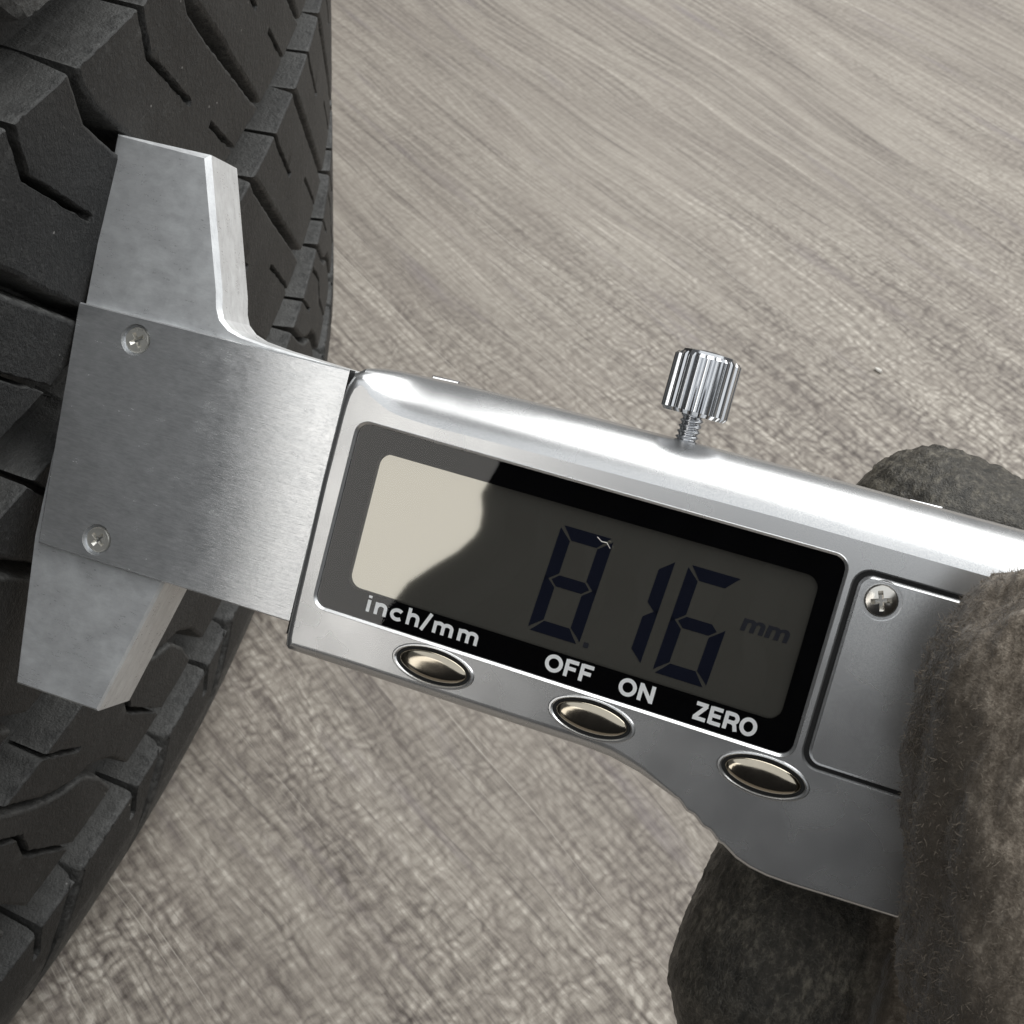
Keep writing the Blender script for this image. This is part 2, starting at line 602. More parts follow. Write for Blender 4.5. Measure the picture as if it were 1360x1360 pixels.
def cyl(u, v, dr=0.):
    r = prof(v) + dr
    a = u / RT
    return (r * math.cos(a), r * math.sin(a), v + Z0)


def path_at(path, v):
    vs = [q[0] for q in path]
    return (float(np.interp(-v, [-x for x in vs], [q[1] for q in path])), float(np.interp(-v, [-x for x in vs], [q[2] for q in path])))


def rib_block(vt, vb, path, tops, bots, step, cham=(.62, .5), draft=1.0):
    """path: (v,u,halfwidth) from vt down to vb; tops/bots: slots [(polyline [(u,v)..], halfwidth)]"""
    brk = [q[0] for q in path]
    right, left = [], []
    for v in [vb] + [x for x in sorted(brk) if vb < x < vt] + [vt]:
        u, h = path_at(path, v)
        right.append((u + P - h, v))
        left.append((u + h, v))

    def slot(poly, h, rightfirst):
        # polyline starts on the rib edge, ends inside
        A = [(x - h, y) for x, y in poly]
        B = [(x + h, y) for x, y in poly]
        tip = [(poly[-1][0], poly[-1][1] + (h * .6 if poly[-1][1] > poly[0][1] else -h * .6))]
        return (B + tip + A[::-1]) if rightfirst else (A + tip + B[::-1])
    def fit(sl, v):
        u0 = path_at(path, v)[0]
        res = []
        for poly, h in sl:
            k = math.floor((poly[0][0] - u0) / P)
            res.append(([(x - k * P, y) for x, y in poly], h))
        return res
    tops, bots = fit(tops, vt), fit(bots, vb)
    pts, flag = [], []

    def add(L, fl_):
        for q in L:
            pts.append(q)
            flag.append(fl_)
    add([left[0]], 1)
    for poly, h in sorted(bots, key=lambda q: q[0][0][0]):
        add(slot(poly, h, False), 0)
    add(right, 1)
    for poly, h in sorted(tops, key=lambda q: -q[0][0][0]):
        add(slot(poly, h, True), 0)
    add(left[::-1][:-1], 1)
    if step:
        rp, rf = [], []
        n = len(pts)
        for i in range(n):
            a, b = pts[i], pts[(i + 1) % n]
            s_ = resample([a, b], step, False)[:-1]
            rp += s_
            rf += [flag[i]] + [1 if (flag[i] and flag[(i + 1) % n]) else 0] * (len(s_) - 1)
        pts, flag = rp, rf
        js = []
        for (x, y) in pts:
            js.append((x + .2 * noise.noise((x * .8, y * .8, 3.3)) + .16 * noise.noise((x * 2.1, y * 2.1, 1.3)), y + .2 * noise.noise((x * .8, y * .8, 8.1)) + .16 * noise.noise((x * 2.1, y * 2.1, 5.3))))
        pts = js
    N = normals2d(pts)
    top = [(p_[0] + n_[0] * cham[0] * (1 if f_ else .3), p_[1] + n_[1] * cham[0] * (1 if f_ else .3)) for p_, n_, f_ in zip(pts, N, flag)]
    mid = [(p_[0] + n_[0] * cham[0] * (.28 if f_ else .1), p_[1] + n_[1] * cham[0] * (.28 if f_ else .1)) for p_, n_, f_ in zip(pts, N, flag)]
    bot = [(p_[0] - n_[0] * (draft if f_ else .12), p_[1] - n_[1] * (draft if f_ else .12)) for p_, n_, f_ in zip(pts, N, flag)]
    M_ = Mesh()
    r0 = M_.ring([cyl(*q, -8.4) for q in bot])
    r1 = M_.ring([cyl(*q, -cham[1]) for q in pts])
    r2 = M_.ring([cyl(*q, -cham[1] * .28) for q in mid])
    r3 = M_.ring([cyl(*q, 0) for q in top])
    M_.bridge(r0, r1)
    M_.bridge(r1, r2)
    M_.bridge(r2, r3)
    M_.cap([top], lambda x, y: cyl(x, y, .05 * noise.noise((x * .25, y * .25, 0)) if step else 0), 3.2 if step else None)
    return M_


def mir(path_):
    return [(-180 - v, u, h) for v, u, h in path_][::-1]


RIBS = {}
# name: vt, vb, path, tops, bots
RIBS['r1'] = (-73.3, -107, [(-73.3, -80.5, .7), (-76, -80, .8), (-80, -78.5, 1.4), (-85, -74.5, 1.8), (-96, -65.2, 1.4), (-104, -58.2, 1.1), (-107, -55.5, .45)],
              [([(-92.7, -73.3), (-92.1, -80), (-89.2, -83.3), (-82.4, -91.5)], .62)],
              [([(-68.6, -107), (-70.4, -105), (-76.2, -98.4)], .6)])
RIBS['r2'] = (-117.2, -153, [(-117.2, -33, .7), (-120, -31, 1.4), (-133, -21.2, 1.4), (-149, -8.3, 1.3), (-153, -5, 1.5)],
              [([(-47.5, -117.2), (-45.4, -121), (-38.5, -131)], .6)],
              [([(-16.5, -153), (-18, -150), (-26, -140)], .55)])
RIBS['r3'] = (-165.8, -193, [(-165.8, -154.5, .9), (-173.6, -148.3, .9), (-178.5, -143, 1.1), (-181.2, -137.8, 1.4), (-186, -134.2, 2.0), (-193, -131.6, 2.4)],
              [([(-144.6, -165.8), (-142, -169), (-138, -174)], .5)],
              [([(-117.7, -193), (-125.4, -181.2), (-125.2, -176), (-128.2, -172), (-132.6, -167.2)], .6)])
RIBS['r4'] = (-203.2, -227, [(-203.2, -89.8, .6), (-206, -92, .9), (-212, -97.5, .8), (-227, -108, .7)],
              [([(-100.6, -203.2), (-101.6, -205.5), (-103, -209)], .5)], [])
RIBS['r0'] = (-52, -65.3, [(-52, -130, .8), (-56, -126, .9), (-60, -121, 1.6), (-65.3, -117.2, 2.2)],
              [], [([(-103, -65.3), (-104, -62.5), (-107, -57)], .6)])
pa = 2 * math.pi / NP
stuff = Mesh()
for k, rb in RIBS.items():
    u_mid = sum(q[1] for q in rb[2]) / len(rb[2]) + P / 2
    ch = (1.5, 1.9) if k in ('r4', 'r0') else (.62, .5)
    fine = rib_block(*rb, .8, ch)
    proto = fine.build("tread_block", M_RUB, tyre, sharp=50)
    coarse = rib_block(*rb, None, ch)
    seen = -0
    first = True
    for i in range(NP):
        u = u_mid + i * P
        u = (u + NP * P / 2) % (NP * P) - NP * P / 2
        ang = i * pa
        near = -215 < u < 55
        if near:
            if first:
                ob = proto
                first = False
            else:
                ob = bpy.data.objects.new("tread_block", proto.data)
                COL.objects.link(ob)
                ob.parent = tyre
            ob.rotation_euler = (0, 0, ang)
        else:
            c, s = math.cos(ang), math.sin(ang)
            b0 = len(stuff.v)
            stuff.v += [(x * c - y * s, x * s + y * c, z) for x, y, z in coarse.v]
            stuff.f += [tuple(b0 + q for q in f_) for f_ in coarse.f]
    if first:
        bpy.data.objects.remove(proto)
so = stuff.build("tread_block", M_RUB, tyre, merge=False)
so["kind"] = "stuff"
# carcass: groove floor, shoulders, sidewalls, beads
prf = [(RT - 8.4, -100), (RT - 10.3, -56), (364, -51), (358, -46), (350, -42), (335, -39), (312, -39), (290, -44), (268, -52), (250, -57), (238, -58.5), (230, -61), (228, -72)]
lower = [(r_, -270 - v_) for r_, v_ in prf]
mid_ = []
for vt_, vb_ in ((-193, -165.8), (-153, -117.2), (-107, -73.3)):
    mid_ += [(RT - 10.3, vt_ - .9), (RT - 8.2, vt_ - .62), (RT - 8.2, vb_ + .62), (RT - 10.3, vb_ + .9)]
full = lower[::-1][:-1] + [(RT - 10.3, -205)] + mid_ + [(RT - 10.3, -65)] + prf[1:]
full = resample(full, 14, False)
cm = Mesh()
NS = 360
rings = [cm.ring([(r_ * math.cos(2 * math.pi * i / NS), r_ * math.sin(2 * math.pi * i / NS), v_ + Z0) for i in range(NS)]) for r_, v_ in full]
for a, b in zip(rings, rings[1:]):
    cm.bridge(a, b)
inner = [cm.ring([(r_ * math.cos(2 * math.pi * i / NS), r_ * math.sin(2 * math.pi * i / NS), v_ + Z0) for i in range(NS)]) for r_, v_ in ((238, -72), (300, -60), (345, -66), (358, -95), (358, -175), (345, -204), (300, -210), (238, -198))]
for a, b in zip([rings[-1]] + inner, inner + [rings[0]]):
    cm.bridge(a, b)
cm.build("carcass", M_RUB, tyre, sharp=40)

# ------------------------------------------------------------------ caliper
AX = Vector((0.9311, -0.3532, 0.0910)).normalized()
BX = Vector((0.1811, 0.6644, 0.7251))
BX = (BX - AX * AX.dot(BX)).normalized()
NX = AX.cross(BX)
MC = Matrix((AX, BX, NX)).transposed().to_4x4()
MC.translation = Vector((-7.197, 98.059, 133.286)) * MM
cal = empty("digital_caliper", "silver digital caliper reading 8.16 held with its jaws against the tyre tread", "caliper", MC)


TILT = math.tan(rad(2.3))  # added lean, sets where the plate's reflection turns from dark to bright


def tilt(o):
    """the slider's jaw end gets an added forward lean that shifts the plate reflection"""
    for v in o.data.vertices:
        v.co.z -= (v.co.x + .003) * TILT
    for p_ in o.data.polygons:
        p_.use_smooth = abs(p_.normal.z) < .9


def add_uv(o):
    me = o.data
    uv = me.uv_layers.new(name="UVMap")
    for lp in me.loops:
        co = me.vertices[lp.vertex_index].co
        uv.data[lp.index].uv = (co.x * 10, co.y * 10)


def slab(name, outline, z0, z1, ch, mat, parent, holes=(), hole_z=None, chmask=None):
    """extruded outline (CCW) from z1 (back) to z0 (front) with chamfer ch; holes = loops (CCW)"""
    N = normals2d(outline)
    M_ = Mesh()
    cc = [ch * (chmask[i] if chmask else 1) for i in range(len(outline))]
    inn = [(p_[0] + n_[0] * c_, p_[1] + n_[1] * c_) for p_, n_, c_ in zip(outline, N, cc)]
    rb = M_.ring([(x, y, z1) for x, y in outline])
    rm = M_.ring([(x, y, z0 - c_) for (x, y), c_ in zip(outline, cc)])
    rf = M_.ring([(x, y, z0) for x, y in inn])
    M_.bridge(rb, rm)
    M_.bridge(rm, rf)
    M_.cap([inn] + list(holes), lambda x, y: (x, y, z0))
    for h in holes:
        a = M_.ring([(x, y, z0) for x, y in h])
        b = M_.ring([(x, y, hole_z) for x, y in h])
        M_.bridge(a, b)
        M_.cap([h], lambda x, y: (x, y, hole_z))
    M_.cap([outline], lambda x, y: (x, y, z1))
    return M_.build(name, mat, parent, sharp=20)


# jaw layer: upper jaw, lower jaw in one piece of steel
jaw = [(-39.3, -25.0), (-37.4, -44.0), (-25.6, -44.05), (-20.7, -25.0), (-3, -25.3), (6, -25.3), (6, 5.2), (-3, 5.2), (-15, 5.6), (-18.5, 5.9), (-20.2, 6.4), (-21.4, 7.3), (-22.0, 8.5), (-22.5, 10.5), (-28.0, 25.9), (-40.4, 25.7), (-39.5, 4.7)]
jm = [.25, .6, .6, .8, .5, .3, .3, .5, .6, .7, .9, 1.1, 1.3, 1.4, 1.5, .5, .25]
jw = slab("jaw", jaw, -3.75, -11, .42, M_JAW, cal, chmask=jm)
tilt(jw)
# front cover plate with two screw wells
plate = resample([(-38.2, -25.55), (-3.2, -25.6), (4, -25.6), (4, 5.35), (-3.2, 5.35), (-40.0, 4.78)], 4)
SC = [(-31.4, 2.2), (-30.4, -23.1)]
SC = [(-31.4, 2.1), (-30.5, -23.0)]
o = slab("front_plate", plate, -3.0, -3.72, .16, M_PLATE, cal, holes=[ell(x, y, 1.95, 1.95, 40) for x, y in SC], hole_z=-3.70)
tilt(o)
add_uv(o)


def screw_head(name, x, y, z, r, rot, mat, parent, depth=.55, dome=.0, pan=.5):
    """round head with a cross recess"""
    M_ = Mesh()
    n = 40
    outer = ell(0, 0, r, r, n)
    mid = ell(0, 0, r * .9, r * .9, n)
    w_, l_ = r * .15, r * .62
    cross = [(w_, w_), (w_, l_), (-w_, l_), (-w_, w_), (-l_, w_), (-l_, -w_), (-w_, -w_), (-w_, -l_), (w_, -l_), (w_, -w_), (l_, -w_), (l_, w_)]
    cross = [(cx * math.cos(rot) - cy * math.sin(rot), cx * math.sin(rot) + cy * math.cos(rot)) for cx, cy in cross]

    def zz(px_, py_):
        q = (px_ * px_ + py_ * py_) / (r * r)
        return z + dome * (1 - q)
    a = M_.ring([(x + px_, y + py_, z - pan) for px_, py_ in outer])
    b = M_.ring([(x + px_, y + py_, z - r * .1) for px_, py_ in outer])
    c = M_.ring([(x + px_, y + py_, zz(px_, py_)) for px_, py_ in mid])
    M_.bridge(a, b)
    M_.bridge(b, c)
    M_.cap([mid, cross], lambda px_, py_: (x + px_, y + py_, zz(px_, py_)), r * .25)
    d = M_.ring([(x + px_, y + py_, zz(px_, py_)) for px_, py_ in cross])
    e = M_.ring([(x + px_ * .55, y + py_ * .55, z - depth) for px_, py_ in cross])
    M_.bridge(d, e)
    M_.fill(e)
    return M_.build(name, mat, parent, sharp=25)


for i, (x, y) in enumerate(SC):
    tilt(screw_head("screw", x - .02, y, -3.28, 1.58, rad(38 + 18 * i), M_SCR, cal, depth=.42, pan=.4, dome=.0))

# housing
raw = [(-2.0, -28.2, 1.2), (6, -28.2, 1.4), (20, -28.2, 1.4), (34, -28.2, 1.5), (37.7, -28.35, 1.6), (41.3, -28.95, 1.2), (45.2, -30.1, .6), (45.60, -30.21, .5), (45.99, -30.25, .5), (46.42, -30.49, .5), (46.88, -30.89, .5), (47.32, -31.19, .5), (47.71, -31.27, .5), (48.11, -31.33, .5), (48.54, -31.60, .5), (49.00, -32.00, .5), (49.43, -32.27, .5), (49.83, -32.33, .5), (50.22, -32.41, .5), (50.66, -32.71, .5), (51.12, -33.11, .5), (51.55, -33.34, .5), (51.94, -33.39, .5), (53.6, -34.35, .5), (55.2, -34.85, .5), (57.2, -35.15, .5), (60, -35.2, .5), (64, -35.05, .5), (72, -34.8, .5), (92, -34.8, .5), (97, -32, .9), (99, -28, 3), (99, 1, 3), (98, 5, 3.5), (95, 7.5, 5.0), (72, 7.5, 5.4), (48, 7.6, 5.4), (20, 7.3, 5.4), (8, 7.05, 5.4), (1.5, 6.75, 4.8), (-.2, 6.55, 3.6), (-1.6, 6.1, 2.4), (-2.6, 5.1, 1.5), (-2.95, 3.6, 1.0), (-2.95, -8, .9), (-2.6, -26.6, .9), (-2.45, -27.7, 1.0)]
out2 = []
for i in range(len(raw)):
    a, b = raw[i], raw[(i + 1) % len(raw)]
    k = max(1, int(math.hypot(b[0] - a[0], b[1] - a[1]) / 1.2))
    for j in range(k):
        t = j / k
        out2.append(tuple(a[q] + (b[q] - a[q]) * t for q in range(3)))
ol = [(q[0], q[1]) for q in out2]
rr = np.array([q[2] for q in out2])
for _ in range(3):
    rr = (np.roll(rr, 1) + rr + np.roll(rr, -1)) / 3
ON = normals2d(ol)
H = Mesh()


def hring(ang):
    f_ = 1 - math.cos(ang)
    t_ = ang / (math.pi / 2)
    res = []
    for p_, n_, r_ in zip(ol, ON, rr):
        w_ = min(.5, max(0., (r_ - 2) * .2))          # the wide top edge is more of a soft chamfer
        k_ = f_ * (1 - w_) + t_ * w_
        z_ = (1 - math.sin(ang)) * (1 - w_) + (1 - t_) * w_
        res.append((p_[0] + n_[0] * r_ * k_, p_[1] + n_[1] * r_ * k_, -r_ * z_ * (1.15 if r_ > 3 else 1)))
    return res


prev = H.ring([(x, y, -15) for x, y in ol])
for k in range(0, 10):
    cur = H.ring(hring(rad(10 * k)))
    H.bridge(prev, cur)
    prev = cur
last = [(q[0], q[1]) for q in hring(rad(90))]
WIN = rrect(-.35, -22.3, 56.45, .35, 1.7)
WIN2 = rrect(0, -21.95, 56.1, 0, 1.4)
BT = [(15.75, -24.55), (34.7, -24.6), (53.95, -24.75)]
CVO = rrect(57.0, -22.5, 92, -.35, 2.0)
CVI = rrect(57.2, -22.3, 91.8, -.55, 1.85)
holes = [WIN, CVO] + [ell(x, y, 5.05, 2.32) for x, y in BT]
H.cap([last] + holes, lambda x, y: (x, y, 0), None)


def zring(L, z):
    return H.ring([(x, y, z) for x, y in L])


# window rim: small raised lip, then a chamfer down to the display
WA = rrect(-.28, -22.23, 56.38, .28, 1.65)
a0, a1, a2, a3 = zring(WIN, 0), zring(WA, .10), zring(WIN2, -.18), zring(WIN2, -2.2)
H.bridge(a0, a1), H.bridge(a1, a2), H.bridge(a2, a3)
H.fill(a3)
a0, a1, a2 = zring(CVO, 0), zring(CVI, -.3), zring(CVI, -1.6)
H.bridge(a0, a1), H.bridge(a1, a2)
H.fill(a2)
for x, y in BT:
    L = [(ell(x, y, 5.05, 2.32), 0), (ell(x, y, 4.9, 2.2), .16), (ell(x, y, 4.7, 2.05), .18), (ell(x, y, 4.52, 1.95), .05), (ell(x, y, 4.48, 1.92), -1.2)]
    rs = [zring(q, z) for q, z in L]
    for a, b in zip(rs, rs[1:]):
        H.bridge(a, b)
    H.fill(rs[-1])
H.cap([ol], lambda x, y: (x, y, -15))
hs = H.build("housing", M_SIL, cal, sharp=32)
for p_ in hs.data.polygons:
    p_.use_smooth = p_.normal.z < .9995
# dark seam where the housing meets the plate
build("seam", [(-3.02, -26.6, -3.0), (-2.9, -26.6, -1.1), (-3.12, 5.4, -1.1), (-3.2, 5.4, -3.0)], [(0, 1, 2, 3)], M_DARK, cal)

# buttons
for x, y in BT:
    G_ = Mesh()
    G_.fill(G_.ring([(px_, py_, -.12) for px_, py_ in ell(x, y, 4.485, 1.925)]))
    G_.build("gap_shade", M_DARK, cal)  # flat dark disc painting the shade in the gap round the button
    B = Mesh()
    rs = []
    for k in range(9):
        t = k / 8
        s_ = math.cos(t * math.pi / 2 * .985) ** .75
        z = -.3 + .72 * math.sin(t * math.pi / 2) ** .6
        rs.append(B.ring([(px_, py_, z) for px_, py_ in ell(x, y, 4.12 * s_ + .05, 1.62 * s_ + .03)]))
    rs.insert(0, B.ring([(px_, py_, -1.1) for px_, py_ in ell(x, y, 4.17, 1.65)]))
    for a, b in zip(rs, rs[1:]):
        B.bridge(a, b)
    B.fill(rs[-1])
    B.build("button", M_BTN, cal, sharp=60)

# display: panel, printed frame, window
LC = rrect(2.95, -18.85, 54.0, -2.75, 1.5)
D = Mesh()
D.cap([rrect(1.5, -20.5, 55, -1.5, .5)], lambda x, y: (x, y, -1.25))
D.build("display", M_LCD, cal)
D = Mesh()
D.cap([rrect(.02, -21.93, 56.08, -.02, 1.38), LC], lambda x, y: (x, y, -.62))
a, b = D.ring([(x, y, -.62) for x, y in LC]), D.ring([(x, y, -.95) for x, y in LC])
D.bridge(a, b)
D.build("display_frame", M_BLACK, cal)
D = Mesh()
D.cap([rrect(.03, -21.92, 56.07, -.03, 1.37)], lambda x, y: (x, y, -.30))
D.build("display_window", M_LENS, cal)

# seven-segment digits
SEGS = {'a': ((0, 1), (1, 1)), 'g': ((0, .5), (1, .5)), 'd': ((0, 0), (1, 0)), 'f': ((0, .5), (0, 1)), 'b': ((1, .5), (1, 1)), 'e': ((0, 0), (0, .5)), 'c': ((1, 0), (1, .5))}


def digit(x0, y0, w_, h_, on, st=1.45, mat=None, sh=.06, zz=-1.2):
    M_ = Mesh()
    h2 = st / 2
    for k in on:
        (ax, ay), (bx, by) = SEGS[k]
        A = Vector((x0 + h2 + ax * (w_ - st), y0 + h2 + ay * (h_ - st)))
        B = Vector((x0 + h2 + bx * (w_ - st), y0 + h2 + by * (h_ - st)))
        d = (B - A).normalized()
        n_ = Vector((-d.y, d.x))
        A2, B2 = A + d * .12, B - d * .12
        if k == 'g':
            pts = [A2, A2 + d * h2 + n_ * h2 * .9, B2 - d * h2 + n_ * h2 * .9, B2, B2 - d * h2 - n_ * h2 * .9, A2 + d * h2 - n_ * h2 * .9]
        else:
            cen = Vector((x0 + w_ / 2, y0 + h_ * (.25 if k in 'ce' else .75 if k in 'bf' else .5)))
            s_ = 1 if (cen - (A + B) / 2).dot(n_) > 0 else -1
            o_ = -s_ * n_ * h2
            pts = [A2 - d * h2 * .75 + o_, B2 + d * h2 * .75 + o_, B2 + d * h2 * .1 + o_ * .3, B2 - d * h2 - o_, A2 + d * h2 - o_, A2 - d * h2 * .1 + o_ * .3]
        r = M_.ring([(q.x + sh * (q.y - y0), q.y, zz) for q in pts])
        M_.fill(r)
    return M_


digit(24.9, -17.4, 6.1, 12.4, 'abcdefg').build("digit", M_DIG, cal)
digit(32.2, -17.6, 5.9, 12.4, 'bc').build("digit", M_DIG, cal)
digit(39.6, -17.8, 6.0, 12.5, 'acdefg').build("digit", M_DIG, cal)
D = Mesh()
D.fill(D.ring([(x, y, -1.2) for x, y in rrect(31.5, -17.5, 32.1, -16.9, .1, 2)]))
D.build("decimal_point", M_DIGF, cal)


def text(name, s_, x0, x1, y, h, mat, z, bold=.03, shear=0.):
    cu = bpy.data.curves.new(name, 'FONT')
    cu.body = s_
    cu.size = 1
    cu.offset = bold
    cu.shear = shear
    cu.resolution_u = 4
    ob = bpy.data.objects.new(name, cu)
    COL.objects.link(ob)
    dg = bpy.context.evaluated_depsgraph_get()
    me = bpy.data.meshes.new_from_object(ob.evaluated_get(dg))
    bpy.data.objects.remove(ob)
    co = np.array([v.co[:] for v in me.vertices])
    lo, hi = co.min(0), co.max(0)
    # cap height of the built in font is about 0.73 of the size
    sx = (x1 - x0) / (hi[0] - lo[0])
    sy = h / .70
    for v in me.vertices:
        v.co = ((x0 + (v.co.x - lo[0]) * sx) * MM, (y + v.co.y * sy) * MM, z * MM)
    me.materials.clear()
    return link(name, me, mat, cal)


def arc(cx, cy, rx, ry, a0, a1, n=14):
    return [(cx + rx * math.cos(rad(a0 + (a1 - a0) * k / n)), cy + ry * math.sin(rad(a0 + (a1 - a0) * k / n))) for k in range(n + 1)]


# grotesque bold capitals and small letters as centre lines: (advance, strokes), cap height 1
GL = {
    'O': (.98, [arc(.44, .5, .36, .41, 0, 360, 32)]),
    'F': (.78, [[(.12, 0), (.12, 1)], [(.12, .91), (.68, .91)], [(.12, .5), (.6, .5)]]),
    'N': (.92, [[(.12, 0), (.12, 1)], [(.72, 0), (.72, 1)], [(.13, .92), (.71, .08)]]),
    'Z': (.82, [[(.06, .91), (.70, .91)], [(.02, .09), (.72, .09)], [(.64, .88), (.10, .12)]]),
    'E': (.82, [[(.12, 0), (.12, 1)], [(.12, .91), (.70, .91)], [(.12, .51), (.64, .51)], [(.12, .09), (.72, .09)]]),
    'R': (.90, [[(.12, 0), (.12, 1)], [(.12, .91)] + arc(.48, .68, .22, .23, 90, -90) + [(.12, .45)], [(.46, .45), (.60, .36), (.66, .2), (.72, 0)]]),
    'i': (.32, [[(.12, 0), (.12, .74)], [(.12, .86), (.12, 1.02)]]),
    'n': (.66, [[(.12, 0), (.12, .74)], [(.12, .42)] + arc(.31, .46, .17, .2, 160, 0) + [(.48, 0)]]),
    'c': (.64, [arc(.31, .37, .22, .28, 45, 315, 20)]),
    'h': (.66, [[(.12, 0), (.12, 1.02)], [(.12, .42)] + arc(.31, .46, .17, .2, 160, 0) + [(.48, 0)]]),
    '/': (.40, [[(.02, -.06), (.30, 1.06)]]),
    'm': (.98, [[(.12, 0), (.12, .74)], [(.12, .42)] + arc(.28, .47, .165, .19, 160, 0) + [(.445, 0)], [(.445, .42)] + arc(.61, .47, .165, .19, 160, 0) + [(.775, 0)]]),
}


def lettering(s_, x0, x1, y, h, z, st=.225):
    tot = sum(GL[c][0] for c in s_) - .14
    sx = (x1 - x0) / tot
    M_ = Mesh()
    x = x0
    q = 0
    for c in s_:
        adv, strokes = GL[c]
        for L in strokes:
            pts = np.array([(x + px_ * sx, y + py_ * h) for px_, py_ in L])
            closed = np.allclose(pts[0], pts[-1])
            d = np.gradient(pts, axis=0)
            if closed:
                d[0] = d[-1] = pts[1] - pts[-2]
            d /= np.maximum(np.linalg.norm(d, axis=1, keepdims=True), 1e-9)
            nn_ = np.stack([-d[:, 1], d[:, 0]], 1) * st * h / 2
            zz = z + .0012 * q
            q = (q + 1) % 7
            a = M_.ring([(p_[0], p_[1], zz) for p_ in pts + nn_])
            b = M_.ring([(p_[0], p_[1], zz) for p_ in pts - nn_])
            M_.bridge(a, b, closed=False)
        x += adv * sx
    return M_.build("lettering", M_WHITE, cal, merge=False)


lettering("inch/mm", 5.95, 19.9, -20.95, 1.9, -.56)
lettering("OFF", 28.0, 33.4, -21.1, 1.95, -.56)
lettering("ON", 36.6, 40.5, -21.15, 1.95, -.56)
lettering("ZERO", 45.1, 51.9, -21.25, 1.95, -.56)
text("unit_sign", "mm", 47.4, 52.6, -10.5, 1.9, M_DIGF, -1.2, .03, .1)

# battery cover with screw
CV = rrect(57.75, -21.85, 91.3, -1.0, 1.5)
cover = slab("battery_cover", CV, 0.06, -1.5, .28, M_SIL, cal, holes=[ell(60.4, -3.25, 2.15, 2.15, 40)], hole_z=-.35)
screw_head("screw", 60.4, -3.25, .18, 1.72, rad(20), M_NICK, cover, depth=.35, dome=.28, pan=.5)

G_ = Mesh()
G_.cap([CVI, rrect(57.7, -21.9, 91.35, -.95, 1.52)], lambda x, y: (x, y, -.42))
G_.build("gap_shade", M_DARK, cal)  # flat dark ring painting the shade in the gap round the cover

# lock screw on the top edge: axis along +y
LS = bpy.data.objects.new("lock_screw", None)
T = Mesh()


def yring(R, y, n, f=None, c=(35.75, -7.5)):
    return [(c[0] + (R if f is None else f(R, k)) * math.cos(2 * math.pi * k / n), y, c[1] + (R if f is None else f(R, k)) * math.sin(2 * math.pi * k / n)) for k in range(n)]


nt = 22
n = nt * 6
prof6 = [1.0, 1.0, .985, .93, .93, .985]


def knurl(R, k):
    return R * prof6[k % 6]


rs = [T.ring(yring(2.6, 10.35, n)), T.ring(yring(3.45, 10.35, n)), T.ring(yring(3.85, 10.75, n, knurl)), T.ring(yring(3.85, 16.75, n, knurl)), T.ring(yring(3.5, 17.1, n)), T.ring(yring(3.15, 17.12, n)), T.ring(yring(3.05, 17.45, n)), T.ring(yring(2.7, 17.6, n))]
for a, b in zip(rs, rs[1:]):
    T.bridge(a, b)
T.fill(rs[0])
T.fill(rs[-1])
head = T.build("lock_screw", M_CHR, cal, sharp=22)
T = Mesh()
rs = []
n = 32
for k in range(0, 66):
    y = 5.0 + k * .085
    # helical thread
    rs.append(T.ring([(35.75 + R * math.cos(t), y, -7.5 + R * math.sin(t)) for t, R in [(2 * math.pi * j / n, 1.22 + .17 * (abs(((y / .62 + j / n) % 1) - .5) * 4 - 1)) for j in range(n)]]))
for a, b in zip(rs, rs[1:]):
    T.bridge(a, b)
T.build("thread", M_CHR, head, smooth=True)

# small tabs showing above the top edge
for x in (6.6, 62.5):
    slab("retaining_tab", [(x - 1.8, 6.0), (x + 1.8, 6.0), (x + 1.7, 7.34 + (.32 if x > 30 else 0)), (x - 1.7, 7.22 + (.36 if x > 30 else 0))], -6.6, -9.5, .12, M_CHR, cal)
# measuring beam running on behind the glove
slab("beam", [(-2, -16.5), (150, -16.5), (150, -.5), (-2, -.5)], -11.3, -14.7, .2, M_JAW, cal)

# ------------------------------------------------------------------ gloved hand
hm = Mesh()


def limb(pts):
    """chain of (x,y,z,r) in caliper mm"""
    pts = [Vector(q[:3]) for q in pts], [q[3] for q in pts]
    Ps, Rs = pts
    n = 24
    rings = []
    T0 = (Ps[1] - Ps[0]).normalized()
    T1 = (Ps[-1] - Ps[-2]).normalized()
    seq = []
    for k in range(1, 7):
        a = math.pi / 2 * k / 7
        seq.append((Ps[0] - T0 * Rs[0] * math.cos(a), Rs[0] * math.sin(a), T0))
    for i, (p_, r_) in enumerate(zip(Ps, Rs)):
        t = (Ps[min(i + 1, len(Ps) - 1)] - Ps[max(i - 1, 0)]).normalized()
        seq.append((p_, r_, t))
        if i < len(Ps) - 1:
            for q in (1 / 3, 2 / 3):
                seq.append((p_.lerp(Ps[i + 1], q), r_ * (1 - q) + Rs[i + 1] * q, (Ps[i + 1] - p_).normalized()))
    for k in range(6, 0, -1):
        a = math.pi / 2 * k / 7
        seq.append((Ps[-1] + T1 * Rs[-1] * math.cos(a), Rs[-1] * math.sin(a), T1))
    ref = Vector((.3, .2, .9))
    for c, r, t in seq:
        x = t.cross(ref).normalized()
        y = t.cross(x)
        rings.append(hm.ring([c + x * r * math.cos(2 * math.pi * j / n) + y * r * math.sin(2 * math.pi * j / n) for j in range(n)]))
    for a, b in zip(rings, rings[1:]):
        hm.bridge(a, b)
    hm.fill(rings[0])
    hm.fill(rings[-1])


